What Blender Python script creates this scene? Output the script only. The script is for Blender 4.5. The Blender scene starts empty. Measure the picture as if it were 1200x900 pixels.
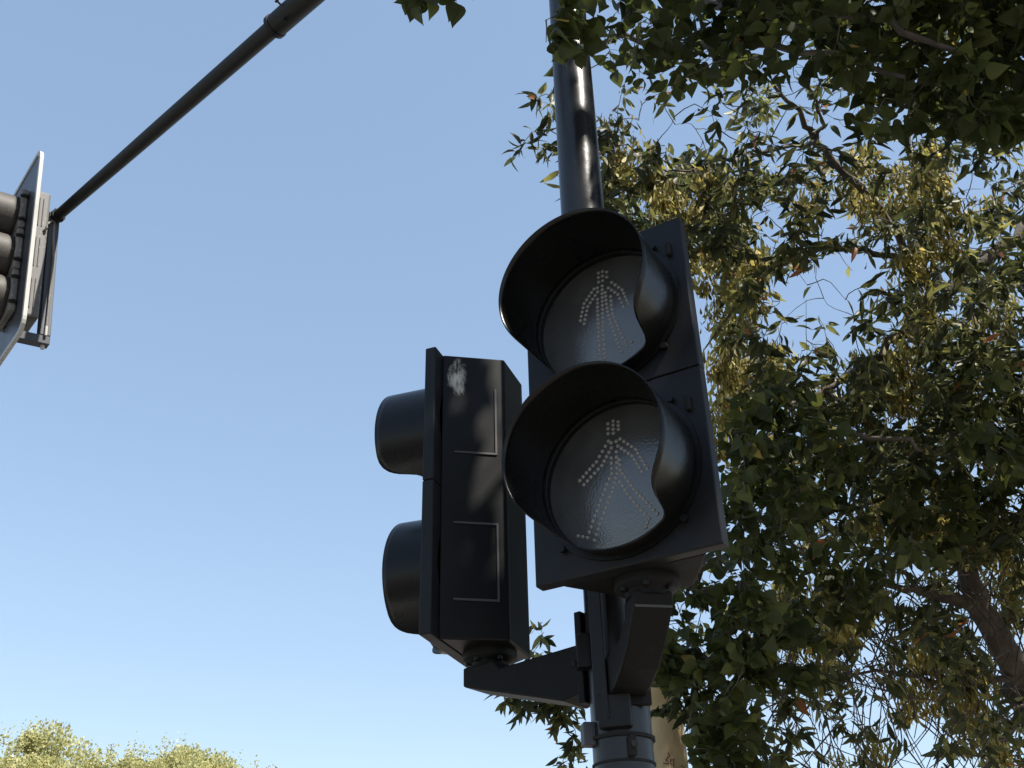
import bpy, math, random
import numpy as np
from mathutils import Vector, Matrix

# ------------------------------------------------------------------ camera, sky, sun, exposure
SC = bpy.context.scene
COL = SC.collection
CAM_H = 1.6
FPX, PITCH, ROLL = 1240.5, 0.5529, -0.0262          # focal length in pixels of a 1200 wide frame
_F = np.array([0, math.cos(PITCH), math.sin(PITCH)])
_U = np.array([0, -math.sin(PITCH), math.cos(PITCH)])
_X = np.array([1.0, 0, 0])
_c, _s = math.cos(ROLL), math.sin(ROLL)
CX, CU, CF = _c*_X + _s*_U, -_s*_X + _c*_U, _F
CAM = np.array([0, 0, CAM_H])

cd = bpy.data.cameras.new("camera")
cam = bpy.data.objects.new("camera", cd)
COL.objects.link(cam)
cd.sensor_width = 36.0
cd.lens = 36.0*FPX/1200.0
cd.clip_start, cd.clip_end = 0.05, 5000
cam.matrix_world = Matrix(((CX[0], CU[0], -CF[0], 0), (CX[1], CU[1], -CF[1], 0), (CX[2], CU[2], -CF[2], CAM_H), (0, 0, 0, 1)))
SC.camera = cam

SUN = Vector((0.42, -0.38, 0.82)).normalized()       # direction towards the sun
W = bpy.data.worlds.new("World")
SC.world = W
W.use_nodes = True
nt = W.node_tree
sky = nt.nodes.new("ShaderNodeTexSky")
sky.sky_type = 'NISHITA'
sky.sun_disc = False
sky.sun_elevation = math.asin(SUN.z)
sky.sun_rotation = math.atan2(SUN.x, SUN.y)
sky.air_density = 1.0
sky.dust_density = 0.3
sky.ozone_density = 1.0
gm = nt.nodes.new("ShaderNodeGamma")
gm.inputs[1].default_value = 0.61                     # a hazy bright sky: softer step from zenith to horizon
hs_ = nt.nodes.new("ShaderNodeHueSaturation")
hs_.inputs["Saturation"].default_value = 1.15
nt.nodes["Background"].inputs[1].default_value = 0.15
nt.links.new(sky.outputs[0], gm.inputs[0])
nt.links.new(gm.outputs[0], hs_.inputs["Color"])
nt.links.new(hs_.outputs[0], nt.nodes["Background"].inputs[0])

sl = bpy.data.lights.new("sun", 'SUN')
sl.energy, sl.angle, sl.color = 4.3, math.radians(0.53), (1.0, 0.94, 0.84)
so = bpy.data.objects.new("sun", sl)
COL.objects.link(so)
so.rotation_euler = SUN.to_track_quat('Z', 'Y').to_euler()
so.location = (4, -5, 12)

vs = SC.view_settings
vs.view_transform, vs.look, vs.exposure, vs.gamma = 'Standard', 'None', 1.4, 1.0
vs.use_curve_mapping = False

rng = np.random.default_rng(11)
random.seed(11)

# ------------------------------------------------------------------ helpers
def ray(x, y):
    return CX*(x-600)/FPX - CU*(y-450)/FPX + CF
def at(x, y, d):                     # point seen at (x, y) of the 1200x900 picture, d metres deep
    return CAM + ray(x, y)*d
def project(P):
    Q = np.asarray(P) - CAM
    d = Q @ CF
    return 600 + FPX*(Q @ CX)/d, 450 - FPX*(Q @ CU)/d, d

def link(name, me, mat=None, parent=None):
    o = bpy.data.objects.new(name, me)
    COL.objects.link(o)
    if mat is not None and not me.materials:
        me.materials.append(mat)
    if parent is not None:
        o.parent = parent
    return o
def tag(o, label=None, cat=None, group=None, kind=None):
    for k, v in (("label", label), ("category", cat), ("group", group), ("kind", kind)):
        if v is not None:
            o[k] = v
    return o
def empty(name, loc=(0, 0, 0), rz=0.0):
    o = bpy.data.objects.new(name, None)
    COL.objects.link(o)
    o.location, o.rotation_euler = loc, (0, 0, rz)
    o.empty_display_size = 0.1
    return o

class MB:                            # collects pieces of ONE mesh
    def __init__(s): s.v, s.f, s.sm = [], [], []
    def add(s, vs_, fs, smooth=False):
        b = len(s.v)
        s.v += [tuple(map(float, q)) for q in vs_]
        s.f += [tuple(i+b for i in f) for f in fs]
        s.sm += [smooth]*len(fs)
    def box(s, c, size, M=None):
        hx, hy, hz = (q/2 for q in size)
        P = [Vector((x, y, z)) for x in (-hx, hx) for y in (-hy, hy) for z in (-hz, hz)]
        if M is not None: P = [M @ q for q in P]
        P = [q + Vector(c) for q in P]
        s.add(P, [(0, 1, 3, 2), (4, 6, 7, 5), (0, 4, 5, 1), (2, 3, 7, 6), (0, 2, 6, 4), (1, 5, 7, 3)])
    def tube(s, pts, rad, n=12, cap=True, smooth=True):
        pts = [Vector(q) for q in pts]
        if not hasattr(rad, '__len__'): rad = [rad]*len(pts)
        V, Fc = [], []
        ref = None
        for i, q in enumerate(pts):
            t = (pts[min(i+1, len(pts)-1)] - pts[max(i-1, 0)]).normalized()
            if ref is None:
                ref = t.orthogonal().normalized()
            ref = (ref - t*ref.dot(t)).normalized()
            b = t.cross(ref)
            for k in range(n):
                a = 2*math.pi*k/n
                V.append(q + (ref*math.cos(a) + b*math.sin(a))*rad[i])
        for i in range(len(pts)-1):
            for k in range(n):
                k2 = (k+1) % n
                Fc.append((i*n+k, i*n+k2, (i+1)*n+k2, (i+1)*n+k))
        s.add(V, Fc, smooth)
        if cap:
            m = (len(pts)-1)*n
            s.add(V[:n], [tuple(reversed(range(n)))])
            s.add(V[m:], [tuple(range(n))])
    def prism(s, poly, ax, u, v, o, th):   # polygon in plane (u, v) at o, extruded +-th/2 along ax
        o, u, v, ax = Vector(o), Vector(u), Vector(v), Vector(ax)
        n = len(poly)
        A = [o + u*a + v*b - ax*th/2 for a, b in poly]
        B = [q + ax*th for q in A]
        s.add(A + B, [tuple(reversed(range(n))), tuple(range(n, 2*n))] + [(i, (i+1) % n, n+(i+1) % n, n+i) for i in range(n)])
    def mesh(s, name, mat, bevel=None):
        me = bpy.data.meshes.new(name)
        me.from_pydata(s.v, [], s.f)
        me.polygons.foreach_set("use_smooth", s.sm)
        me.materials.append(mat)
        me.update()
        return me
    def build(s, name, mat, parent=None, bevel=0):
        o = link(name, s.mesh(name, mat), None, parent)
        if bevel:
            b = o.modifiers.new("bevel", 'BEVEL')
            b.width, b.segments, b.limit_method, b.angle_limit = bevel, 2, 'ANGLE', math.radians(35)
        return o

def mass_mesh(name, V, Fq, mat, lv=None):        # V (n,3), Fq list of (m,k) int arrays
    me = bpy.data.meshes.new(name)
    me.vertices.add(len(V))
    me.vertices.foreach_set("co", np.ascontiguousarray(V, dtype=np.float32).ravel())
    loops = np.concatenate([f.ravel() for f in Fq])
    tot = np.concatenate([np.full(len(f), f.shape[1]) for f in Fq])
    st = np.concatenate([[0], np.cumsum(tot)[:-1]])
    me.loops.add(len(loops))
    me.loops.foreach_set("vertex_index", loops.astype(np.int32))
    me.polygons.add(len(tot))
    me.polygons.foreach_set("loop_start", st.astype(np.int32))
    me.polygons.foreach_set("loop_total", tot.astype(np.int32))
    if lv is not None:
        a = me.attributes.new("lv", 'FLOAT', 'POINT')
        a.data.foreach_set("value", np.ascontiguousarray(lv, dtype=np.float32))
    me.materials.append(mat)
    me.update(calc_edges=True)
    me.validate()
    return me

# ------------------------------------------------------------------ materials
def newmat(name):
    m = bpy.data.materials.new(name)
    m.use_nodes = True
    t = m.node_tree
    return m, t, t.nodes["Principled BSDF"]
def N(t, kind, **kw):
    n = t.nodes.new(kind)
    for k, v in kw.items():
        if k.startswith('i_'): n.inputs[k[2:].replace('_', ' ')].default_value = v
        else: setattr(n, k, v)
    return n
def ramp(t, src, stops):
    r = N(t, "ShaderNodeValToRGB")
    e = r.color_ramp.elements
    while len(e) < len(stops): e.new(0.5)
    for q, (p_, c) in zip(e, stops):
        q.position, q.color = p_, c if len(c) == 4 else (*c, 1)
    t.links.new(src, r.inputs[0])
    return r
def objco(t, scale=1.0, stretch=(1, 1, 1)):
    tc = N(t, "ShaderNodeTexCoord")
    mp = N(t, "ShaderNodeMapping")
    mp.inputs["Scale"].default_value = tuple(scale*q for q in stretch)
    t.links.new(tc.outputs["Object"], mp.inputs[0])
    return mp.outputs[0]

def paint(name, base, rough, dust=(0.10, 0.085, 0.065), dustamt=0.06, spec=0.26, bump=0.05):
    m, t, b = newmat(name)
    n1 = N(t, "ShaderNodeTexNoise", i_Scale=6.0, i_Detail=6.0, i_Roughness=0.65)
    t.links.new(objco(t, 1, (1, 1, 0.35)), n1.inputs["Vector"])
    n2 = N(t, "ShaderNodeTexNoise", i_Scale=55.0, i_Detail=4.0)
    t.links.new(objco(t), n2.inputs["Vector"])
    r1 = ramp(t, n1.outputs[0], [(0.45, (0, 0, 0)), (0.75, (dustamt,)*3)])
    r2 = ramp(t, n2.outputs[0], [(0.62, (0, 0, 0)), (0.72, (dustamt*1.2,)*3)])
    ad = N(t, "ShaderNodeMath", operation='ADD', use_clamp=True)
    t.links.new(r1.outputs[0], ad.inputs[0]); t.links.new(r2.outputs[0], ad.inputs[1])
    mx = N(t, "ShaderNodeMix", data_type='RGBA')
    mx.inputs["A"].default_value = (*base, 1); mx.inputs["B"].default_value = (*dust, 1)
    t.links.new(ad.outputs[0], mx.inputs["Factor"])
    t.links.new(mx.outputs["Result"], b.inputs["Base Color"])
    mr = N(t, "ShaderNodeMapRange")
    mr.inputs["To Min"].default_value, mr.inputs["To Max"].default_value = rough, min(1, rough+0.3)
    t.links.new(n1.outputs[0], mr.inputs[0])
    t.links.new(mr.outputs[0], b.inputs["Roughness"])
    bp = N(t, "ShaderNodeBump", i_Strength=bump, i_Distance=0.004)
    t.links.new(n2.outputs[0], bp.inputs["Height"])
    t.links.new(bp.outputs[0], b.inputs["Normal"])
    b.inputs["Specular IOR Level"].default_value = spec
    return m

M_BLACK = paint("black_paint", (0.0032, 0.0036, 0.0046), 0.30, dustamt=0.03, spec=0.24)
M_VISOR = paint("visor_black", (0.0035, 0.0035, 0.0036), 0.13, dustamt=0.02, spec=0.22)
M_POLE = paint("pole_gloss_black", (0.006, 0.0063, 0.0075), 0.14, dustamt=0.04, spec=0.36, bump=0.09)
M_MATTE = paint("cast_black", (0.0042, 0.0043, 0.0048), 0.42, dustamt=0.03, spec=0.13)
M_ARM = paint("arm_black", (0.006, 0.0063, 0.0075), 0.36, dustamt=0.05)
M_VISOR2 = paint("weathered_visor", (0.03, 0.029, 0.028), 0.4, dust=(0.2, 0.17, 0.14), dustamt=0.3)
M_DARK = paint("dark_rubber", (0.006, 0.006, 0.006), 0.6, dustamt=0.05)
M_GREYMETAL = paint("grey_metal", (0.10, 0.098, 0.095), 0.42, dust=(0.32, 0.29, 0.25), dustamt=0.5)
M_BOX = paint("blue_grey_box", (0.045, 0.05, 0.06), 0.4)
M_RIM = paint("worn_lit_rim", (0.045, 0.046, 0.05), 0.4)  # worn edges, with the light they catch painted in as grey
M_STEEL = paint("bright_steel", (0.45, 0.45, 0.44), 0.35, dustamt=0.2)
M_BORDER = paint("plate_border", (0.34, 0.335, 0.32), 0.4, dustamt=0.2)
M_PLATE = paint("backing_plate", (0.03, 0.034, 0.042), 0.22, dustamt=0.2)

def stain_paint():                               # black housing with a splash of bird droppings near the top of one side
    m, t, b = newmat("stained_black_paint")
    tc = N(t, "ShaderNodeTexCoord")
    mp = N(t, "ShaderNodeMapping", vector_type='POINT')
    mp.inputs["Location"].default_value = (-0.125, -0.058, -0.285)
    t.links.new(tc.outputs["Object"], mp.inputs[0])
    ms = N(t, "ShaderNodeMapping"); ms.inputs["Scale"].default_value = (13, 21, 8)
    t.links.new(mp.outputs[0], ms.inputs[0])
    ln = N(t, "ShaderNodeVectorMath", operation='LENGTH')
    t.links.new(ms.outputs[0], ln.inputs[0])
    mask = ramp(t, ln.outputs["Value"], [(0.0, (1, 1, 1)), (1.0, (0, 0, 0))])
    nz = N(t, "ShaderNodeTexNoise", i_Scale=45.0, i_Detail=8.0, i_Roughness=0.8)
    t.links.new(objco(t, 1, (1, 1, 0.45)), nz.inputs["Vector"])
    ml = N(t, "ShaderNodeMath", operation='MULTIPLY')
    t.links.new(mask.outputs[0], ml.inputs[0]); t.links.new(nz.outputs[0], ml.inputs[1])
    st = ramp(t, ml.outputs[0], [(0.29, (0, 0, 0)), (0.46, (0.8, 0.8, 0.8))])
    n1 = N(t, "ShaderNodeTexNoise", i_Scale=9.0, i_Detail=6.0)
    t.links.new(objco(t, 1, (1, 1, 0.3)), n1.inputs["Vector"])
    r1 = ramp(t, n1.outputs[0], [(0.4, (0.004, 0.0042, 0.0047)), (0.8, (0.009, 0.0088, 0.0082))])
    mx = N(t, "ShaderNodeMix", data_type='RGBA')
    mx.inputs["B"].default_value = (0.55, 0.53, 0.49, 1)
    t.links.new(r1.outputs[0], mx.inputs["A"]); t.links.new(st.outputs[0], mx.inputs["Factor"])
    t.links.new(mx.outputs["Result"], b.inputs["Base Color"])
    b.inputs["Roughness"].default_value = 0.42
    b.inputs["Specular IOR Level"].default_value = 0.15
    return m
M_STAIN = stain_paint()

def lensmat():
    m, t, b = newmat("lens_grey")
    v = N(t, "ShaderNodeTexVoronoi", i_Scale=260.0)
    t.links.new(objco(t), v.inputs["Vector"])
    bp = N(t, "ShaderNodeBump", i_Strength=0.15, i_Distance=0.002)
    t.links.new(v.outputs["Distance"], bp.inputs["Height"])
    t.links.new(bp.outputs[0], b.inputs["Normal"])
    n1 = N(t, "ShaderNodeTexNoise", i_Scale=9.0, i_Detail=7.0)
    t.links.new(objco(t), n1.inputs["Vector"])
    r = ramp(t, n1.outputs[0], [(0.30, (0.034, 0.036, 0.038)), (0.75, (0.075, 0.077, 0.077))])
    t.links.new(r.outputs[0], b.inputs["Base Color"])
    b.inputs["Roughness"].default_value = 0.2
    b.inputs["Specular IOR Level"].default_value = 1.0
    return m
M_LENS = lensmat()
m, t, b = newmat("led_pearl"); b.inputs["Base Color"].default_value = (0.24, 0.23, 0.215, 1); b.inputs["Roughness"].default_value = 0.3
M_LED = m
m, t, b = newmat("signal_lens"); b.inputs["Base Color"].default_value = (0.05, 0.05, 0.05, 1); b.inputs["Roughness"].default_value = 0.15
M_SLENS = m

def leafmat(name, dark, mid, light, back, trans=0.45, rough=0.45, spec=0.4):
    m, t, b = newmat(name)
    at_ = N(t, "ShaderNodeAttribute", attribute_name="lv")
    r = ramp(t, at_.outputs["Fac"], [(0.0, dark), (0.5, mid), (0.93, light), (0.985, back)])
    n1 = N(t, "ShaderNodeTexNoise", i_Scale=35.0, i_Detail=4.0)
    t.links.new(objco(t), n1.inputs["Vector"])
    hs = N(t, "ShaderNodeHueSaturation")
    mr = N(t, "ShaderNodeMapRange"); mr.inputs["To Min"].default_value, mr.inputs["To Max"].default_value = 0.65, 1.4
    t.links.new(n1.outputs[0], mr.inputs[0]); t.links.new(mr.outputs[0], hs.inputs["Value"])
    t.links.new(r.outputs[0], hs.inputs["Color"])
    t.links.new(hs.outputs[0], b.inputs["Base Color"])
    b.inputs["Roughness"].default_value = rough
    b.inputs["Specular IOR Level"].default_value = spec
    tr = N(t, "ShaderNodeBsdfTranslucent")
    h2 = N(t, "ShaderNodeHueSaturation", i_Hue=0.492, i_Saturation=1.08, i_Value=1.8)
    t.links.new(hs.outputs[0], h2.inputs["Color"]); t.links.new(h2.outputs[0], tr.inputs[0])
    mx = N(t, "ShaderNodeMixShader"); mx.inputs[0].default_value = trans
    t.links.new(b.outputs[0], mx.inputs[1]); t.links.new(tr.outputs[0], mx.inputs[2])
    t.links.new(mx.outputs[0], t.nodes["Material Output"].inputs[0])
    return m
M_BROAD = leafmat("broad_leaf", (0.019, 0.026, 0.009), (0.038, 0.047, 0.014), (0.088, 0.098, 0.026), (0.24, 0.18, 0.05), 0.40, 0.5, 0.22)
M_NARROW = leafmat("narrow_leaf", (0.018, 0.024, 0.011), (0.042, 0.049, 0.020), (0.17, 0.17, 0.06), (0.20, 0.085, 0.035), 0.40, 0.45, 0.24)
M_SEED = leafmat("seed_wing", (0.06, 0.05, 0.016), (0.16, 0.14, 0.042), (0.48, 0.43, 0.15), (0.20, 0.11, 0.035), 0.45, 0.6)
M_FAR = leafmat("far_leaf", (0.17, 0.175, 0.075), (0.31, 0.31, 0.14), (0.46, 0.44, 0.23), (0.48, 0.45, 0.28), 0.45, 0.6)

def bark(name, a, bcol, c, sc=7.0):
    m, t, b = newmat(name)
    n1 = N(t, "ShaderNodeTexNoise", i_Scale=sc, i_Detail=7.0, i_Roughness=0.6)
    t.links.new(objco(t, 1, (1, 1, 0.3)), n1.inputs["Vector"])
    n2 = N(t, "ShaderNodeTexNoise", i_Scale=sc*6, i_Detail=5.0)
    t.links.new(objco(t, 1, (1, 1, 0.4)), n2.inputs["Vector"])
    r = ramp(t, n1.outputs[0], [(0.3, a), (0.52, bcol), (0.72, c)])
    t.links.new(r.outputs[0], b.inputs["Base Color"])
    bp = N(t, "ShaderNodeBump", i_Strength=0.5, i_Distance=0.01)
    t.links.new(n2.outputs[0], bp.inputs["Height"]); t.links.new(bp.outputs[0], b.inputs["Normal"])
    b.inputs["Roughness"].default_value = 0.85
    return m
M_BARK = bark("brown_bark", (0.028, 0.022, 0.018), (0.062, 0.049, 0.040), (0.12, 0.097, 0.08), 14)
M_PALE = bark("pale_bark", (0.28, 0.20, 0.11), (0.42, 0.34, 0.20), (0.30, 0.22, 0.13), 4)
m, t, b = newmat("scratch_red"); b.inputs["Base Color"].default_value = (0.13, 0.035, 0.02, 1); b.inputs["Roughness"].default_value = 0.9
M_SCRATCH = m

def groundmat(name, a, b_, sc, brick=None):
    m, t, b = newmat(name)
    n1 = N(t, "ShaderNodeTexNoise", i_Scale=sc, i_Detail=8.0, i_Roughness=0.7)
    t.links.new(objco(t), n1.inputs["Vector"])
    r = ramp(t, n1.outputs[0], [(0.3, a), (0.7, b_)])
    t.links.new(r.outputs[0], b.inputs["Base Color"])
    bp = N(t, "ShaderNodeBump", i_Strength=0.3, i_Distance=0.01)
    t.links.new(n1.outputs[0], bp.inputs["Height"]); t.links.new(bp.outputs[0], b.inputs["Normal"])
    b.inputs["Roughness"].default_value = 0.9
    return m
M_GROUND = groundmat("dry_grass_ground", (0.10, 0.095, 0.065), (0.17, 0.155, 0.11), 1.5)
M_ROAD = groundmat("asphalt", (0.05, 0.05, 0.05), (0.08, 0.078, 0.074), 30)
M_PAVE = groundmat("pavement_concrete", (0.16, 0.14, 0.12), (0.23, 0.205, 0.18), 8)
M_KERB = groundmat("kerb_concrete", (0.36, 0.34, 0.31), (0.45, 0.43, 0.4), 12)
m, t, b = newmat("road_paint"); b.inputs["Base Color"].default_value = (0.75, 0.75, 0.72, 1); b.inputs["Roughness"].default_value = 0.7
M_WHITE = m

# ------------------------------------------------------------------ the setting
def sheet(name, x0, x1, y0, y1, z, mat):
    q = MB(); q.add([(x0, y0, z), (x1, y0, z), (x1, y1, z), (x0, y1, z)], [(0, 1, 2, 3)])
    return tag(q.build(name, mat), kind="structure")
sheet("ground", -2500, 2500, -2500, 2500, -0.13, M_GROUND)
sheet("road", -12.0, -1.6, -200, 200, -0.122, M_ROAD)
q = MB(); q.box((3.2, 0, -0.075), (9.3, 400, 0.15)); tag(q.build("pavement", M_PAVE), kind="structure")
q = MB(); q.box((-1.53, 0, -0.064), (0.15, 400, 0.14)); tag(q.build("kerb", M_KERB), kind="structure")
q = MB()
for k in range(8):
    q.box((-2.6-k*1.05, 1.2, -0.119), (0.55, 2.6, 0.005))
tag(q.build("crossing_markings", M_WHITE), kind="structure")

# ------------------------------------------------------------------ signal pole and mast arm
PX, PY = 0.1879, 2.0288
ARM_Z = 5.276
pole = empty("signal_pole", (PX, PY, 0))
tag(pole, "tall glossy black steel post carrying the pedestrian signals and long overhead arm", "signal pole")
q = MB(); q.tube([(0, 0, -0.02), (0, 0, 2.2), (0, 0, 3.3), (0, 0, 5.50)], [0.057, 0.0565, 0.0545, 0.047], 48); q.build("post", M_POLE, pole)
q = MB(); q.tube([(0, 0, 5.50), (0, 0, 5.52), (0, 0, 5.54)], [0.05, 0.05, 0.03], 32); q.build("post_cap", M_BLACK, pole)
q = MB(); q.box((0, 0, 0.01), (0.32, 0.32, 0.02)); q.build("base_plate", M_BLACK, pole, 0.003)
PV = np.array([PX, PY, 0])
def loc(P): return Vector(np.asarray(P) - PV)
tip = at(62, 258, 5.4015); joint = at(312, 33, 4.4101); root = np.array([PX, PY, ARM_Z])
adir = Vector(tip-root).normalized()
joint = root + np.array(adir)*float((joint-root) @ np.array(adir))
q = MB(); q.tube([loc(root), loc(joint)], [0.054, 0.050], 32)
am = q.build("mast_arm", M_ARM, pole)
q = MB(); J = loc(joint); q.tube([J-adir*0.05, J+adir*0.9, loc(tip)+adir*0.06], [0.0375, 0.033, 0.0260], 28); q.build("arm_extension", M_ARM, am)
q = MB(); q.tube([J-adir*0.016, J+adir*0.004], 0.0535, 28); q.build("collar", M_BLACK, am)
sidev = adir.cross(Vector((0, 0, 1))).normalized(); upv = sidev.cross(adir)
for k, (al, an) in enumerate(((-0.06, 80), (-0.10, 250), (-0.02, 262), (-0.10, 165))):
    d = sidev*math.cos(math.radians(an)) + upv*math.sin(math.radians(an))
    b0 = J + adir*al
    q = MB(); q.tube([b0+d*0.04, b0+d*0.072], 0.0045, 8); q.tube([b0+d*0.066, b0+d*0.075], 0.0095, 6); q.build("set_screw", M_BLACK, am)
q = MB(); q.tube([loc(root)-Vector((0, 0, 0.075)), loc(root)+Vector((0, 0, 0.075))], 0.062, 32); q.build("arm_clamp", M_BLACK, pole)

# fittings on the lower post, seen under the heads (facing the viewer)
def polept(ang, z, r): return Vector((r*math.sin(math.radians(ang)), -r*math.cos(math.radians(ang)), z))
def pmat(ang): return Matrix.Rotation(math.radians(ang), 3, 'Z')
q = MB(); q.box(polept(-32, 2.30, 0.064), (0.030, 0.024, 0.42), pmat(-32)); q.build("cable_channel", M_BLACK, pole, 0.003)
q = MB(); q.box(polept(-14, 2.105, 0.062), (0.062, 0.022, 0.062), pmat(-14)); q.build("clamp_plate", M_BLACK, pole, 0.004)
q = MB(); q.tube([polept(0, 2.062, 0), polept(0, 2.068, 0)], 0.0615, 40); q.build("strap_band", M_DARK, pole)
q = MB(); q.tube([polept(0, 2.018, 0), polept(0, 2.022, 0)], 0.0590, 40); q.build("wire_band", M_DARK, pole)
q = MB(); q.box(polept(10, 2.042, 0.063), (0.014, 0.02, 0.036), pmat(10)); q.tube([polept(10, 2.042, 0.06), polept(10, 2.042, 0.082)], 0.006, 8); q.build("band_buckle", M_DARK, pole, 0.002)
q = MB(); q.box(polept(-80, 2.075, 0.064), (0.03, 0.024, 0.042), pmat(-80)); q.build("conduit_box", M_BOX, pole, 0.003)
q = MB(); q.prism([(-0.012, -0.035), (0.016, -0.035), (0.016, 0.030), (-0.002, 0.032), (-0.012, 0.024)], (0, 1, 0), (1, 0, 0), (0, 0, 1), polept(-75, 2.232, 0.068), 0.03)
q.tube([polept(-75, 2.206, 0.065), polept(-75, 2.206, 0.088)], 0.006, 8); q.build("clamp_lug", M_BLACK, pole, 0.002)

# ------------------------------------------------------------------ pedestrian signals
HW, HH, HT, HS, HD, HTP = 0.3573, 0.70, 0.027, 0.0398, 0.1286, 0.1168

FIG = {
 'stand': [  # columns of dots, in lens units (x right, y up), strokes as polylines
   [(-.02, .78), (-.02, .60)], [(.05, .78), (.05, .60)], [(.12, .74), (.12, .64)],
   [(-.10, .50), (-.28, .30), (-.36, .02)], [(-.04, .42), (-.22, .22), (-.30, -.06)],
   [(.20, .50), (.36, .30), (.44, .02)], [(.14, .42), (.29, .24), (.36, .0)],
   [(-.04, .50), (-.06, .0), (-.10, -.80)], [(.04, .50), (.02, .0), (-.02, -.74)],
   [(.08, .50), (.10, .0), (.24, -.72)], [(.16, .48), (.18, -.06), (.34, -.66)],
   [(-.18, -.80), (-.10, -.82)], [(.34, -.66), (.42, -.62)]],
 'walk': [
   [(-.02, .78), (-.02, .62)], [(.06, .80), (.06, .60)], [(.14, .76), (.14, .64)],
   [(-.02, .50), (-.22, .24), (-.50, .04)], [(.02, .38), (-.14, .16), (-.44, -.04)],
   [(.16, .48), (.38, .26), (.52, -.06)], [(.12, .38), (.32, .18), (.44, -.08)],
   [(.02, .46), (.0, .0), (-.12, -.20), (-.46, -.78)], [(.10, .46), (.08, -.02), (-.02, -.26), (-.36, -.84)],
   [(.08, -.08), (.20, -.34), (.46, -.74)], [(.16, -.04), (.30, -.30), (.58, -.70)],
   [(-.46, -.78), (-.60, -.72)], [(.46, -.74), (.40, -.84)], [(.13, .40), (.13, .02)]]}

def visor_mesh(name, R0, L, Lmin, mat, cut0=104, cut1=138, nseg=72, th=0.003, ring=True, prof=None):
    n = nseg; rows = 8
    V, Fc = [], []
    def Lf(a):
        d = abs((math.degrees(a)+180) % 360-180)       # 0 = top
        if prof is not None:
            return float(np.interp(d, prof[0], prof[1]))
        x = min(1, max(0, (cut1-d)/(cut1-cut0))); x = x*x*(3-2*x)
        return Lmin + (L-Lmin)*x
    for side, rr in ((0, R0), (1, R0-th)):
        for j in range(rows+1):
            for k in range(n):
                a = 2*math.pi*k/n
                flare = 1 + 0.015*j/rows
                V.append((rr*flare*math.sin(a), -Lf(a)*j/rows, rr*flare*math.cos(a)))
    o2 = (rows+1)*n
    for j in range(rows):
        for k in range(n):
            k2 = (k+1) % n
            Fc.append((j*n+k, j*n+k2, (j+1)*n+k2, (j+1)*n+k))
            Fc.append((o2+j*n+k, o2+(j+1)*n+k, o2+(j+1)*n+k2, o2+j*n+k2))
    for k in range(n):
        k2 = (k+1) % n
        Fc.append((rows*n+k, rows*n+k2, o2+rows*n+k2, o2+rows*n+k))
        Fc.append((k, o2+k, o2+k2, k2))
    q = MB(); q.add(V, Fc[:2*rows*n], True); b_ = len(q.v); q.f += [tuple(f) for f in Fc[2*rows*n:]]; q.sm += [False]*(2*n)
    if ring:                                            # root flange
        V2, F2 = [], []
        for rr, y in ((R0+0.010, 0.0), (R0+0.010, -0.006), (R0-th, -0.006), (R0-th, 0.0)):
            for k in range(n):
                a = 2*math.pi*k/n; V2.append((rr*math.sin(a), y, rr*math.cos(a)))
        for j in range(3):
            for k in range(n):
                k2 = (k+1) % n; F2.append((j*n+k, j*n+k2, (j+1)*n+k2, (j+1)*n+k))
        q.add(V2, F2)
    return q.mesh(name, mat)

def door_mesh(name, w, h, th, R, mat):
    n = 64; q = MB(); V, Fc = [], []
    angs = []
    for k in range(n):
        angs.append(2*math.pi*k/n)
    def rect(a):
        s_, c_ = math.sin(a), math.cos(a)
        f = min(w/2/abs(s_) if abs(s_) > 1e-9 else 1e9, h/2/abs(c_) if abs(c_) > 1e-9 else 1e9)
        return f*s_, f*c_
    for a in angs: V.append((R*math.sin(a), 0, R*math.cos(a)))
    outer = [rect(a) for a in angs]
    # snap the nearest samples to the corners
    for cx in (-1, 1):
        for cz in (-1, 1):
            i = min(range(n), key=lambda k: (outer[k][0]-cx*w/2)**2+(outer[k][1]-cz*h/2)**2)
            outer[i] = (cx*w/2, cz*h/2)
    for x, z in outer: V.append((x, 0, z))
    for x, z in outer: V.append((x, th, z))
    for a in angs: V.append((R*math.sin(a), th, R*math.cos(a)))
    for k in range(n):
        k2 = (k+1) % n
        for j in range(3): Fc.append((j*n+k, j*n+k2, (j+1)*n+k2, (j+1)*n+k))
        Fc.append((3*n+k, 3*n+k2, k2, k))
    q.add(V, Fc)
    return q.mesh(name, mat)

def disc_mesh(name, R, dome, mat, n=64, rows=8):
    q = MB(); V, Fc = [(0, -dome, 0)], []
    for j in range(1, rows+1):
        r = R*j/rows
        for k in range(n):
            a = 2*math.pi*k/n; V.append((r*math.sin(a), -dome*(1-(j/rows)**2), r*math.cos(a)))
    for k in range(n): Fc.append((0, 1+k, 1+(k+1) % n))
    for j in range(rows-1):
        for k in range(n):
            k2 = (k+1) % n; Fc.append((1+j*n+k, 1+(j+1)*n+k, 1+(j+1)*n+k2, 1+j*n+k2))
    q.add(V, Fc, True)
    return q.mesh(name, mat)

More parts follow.
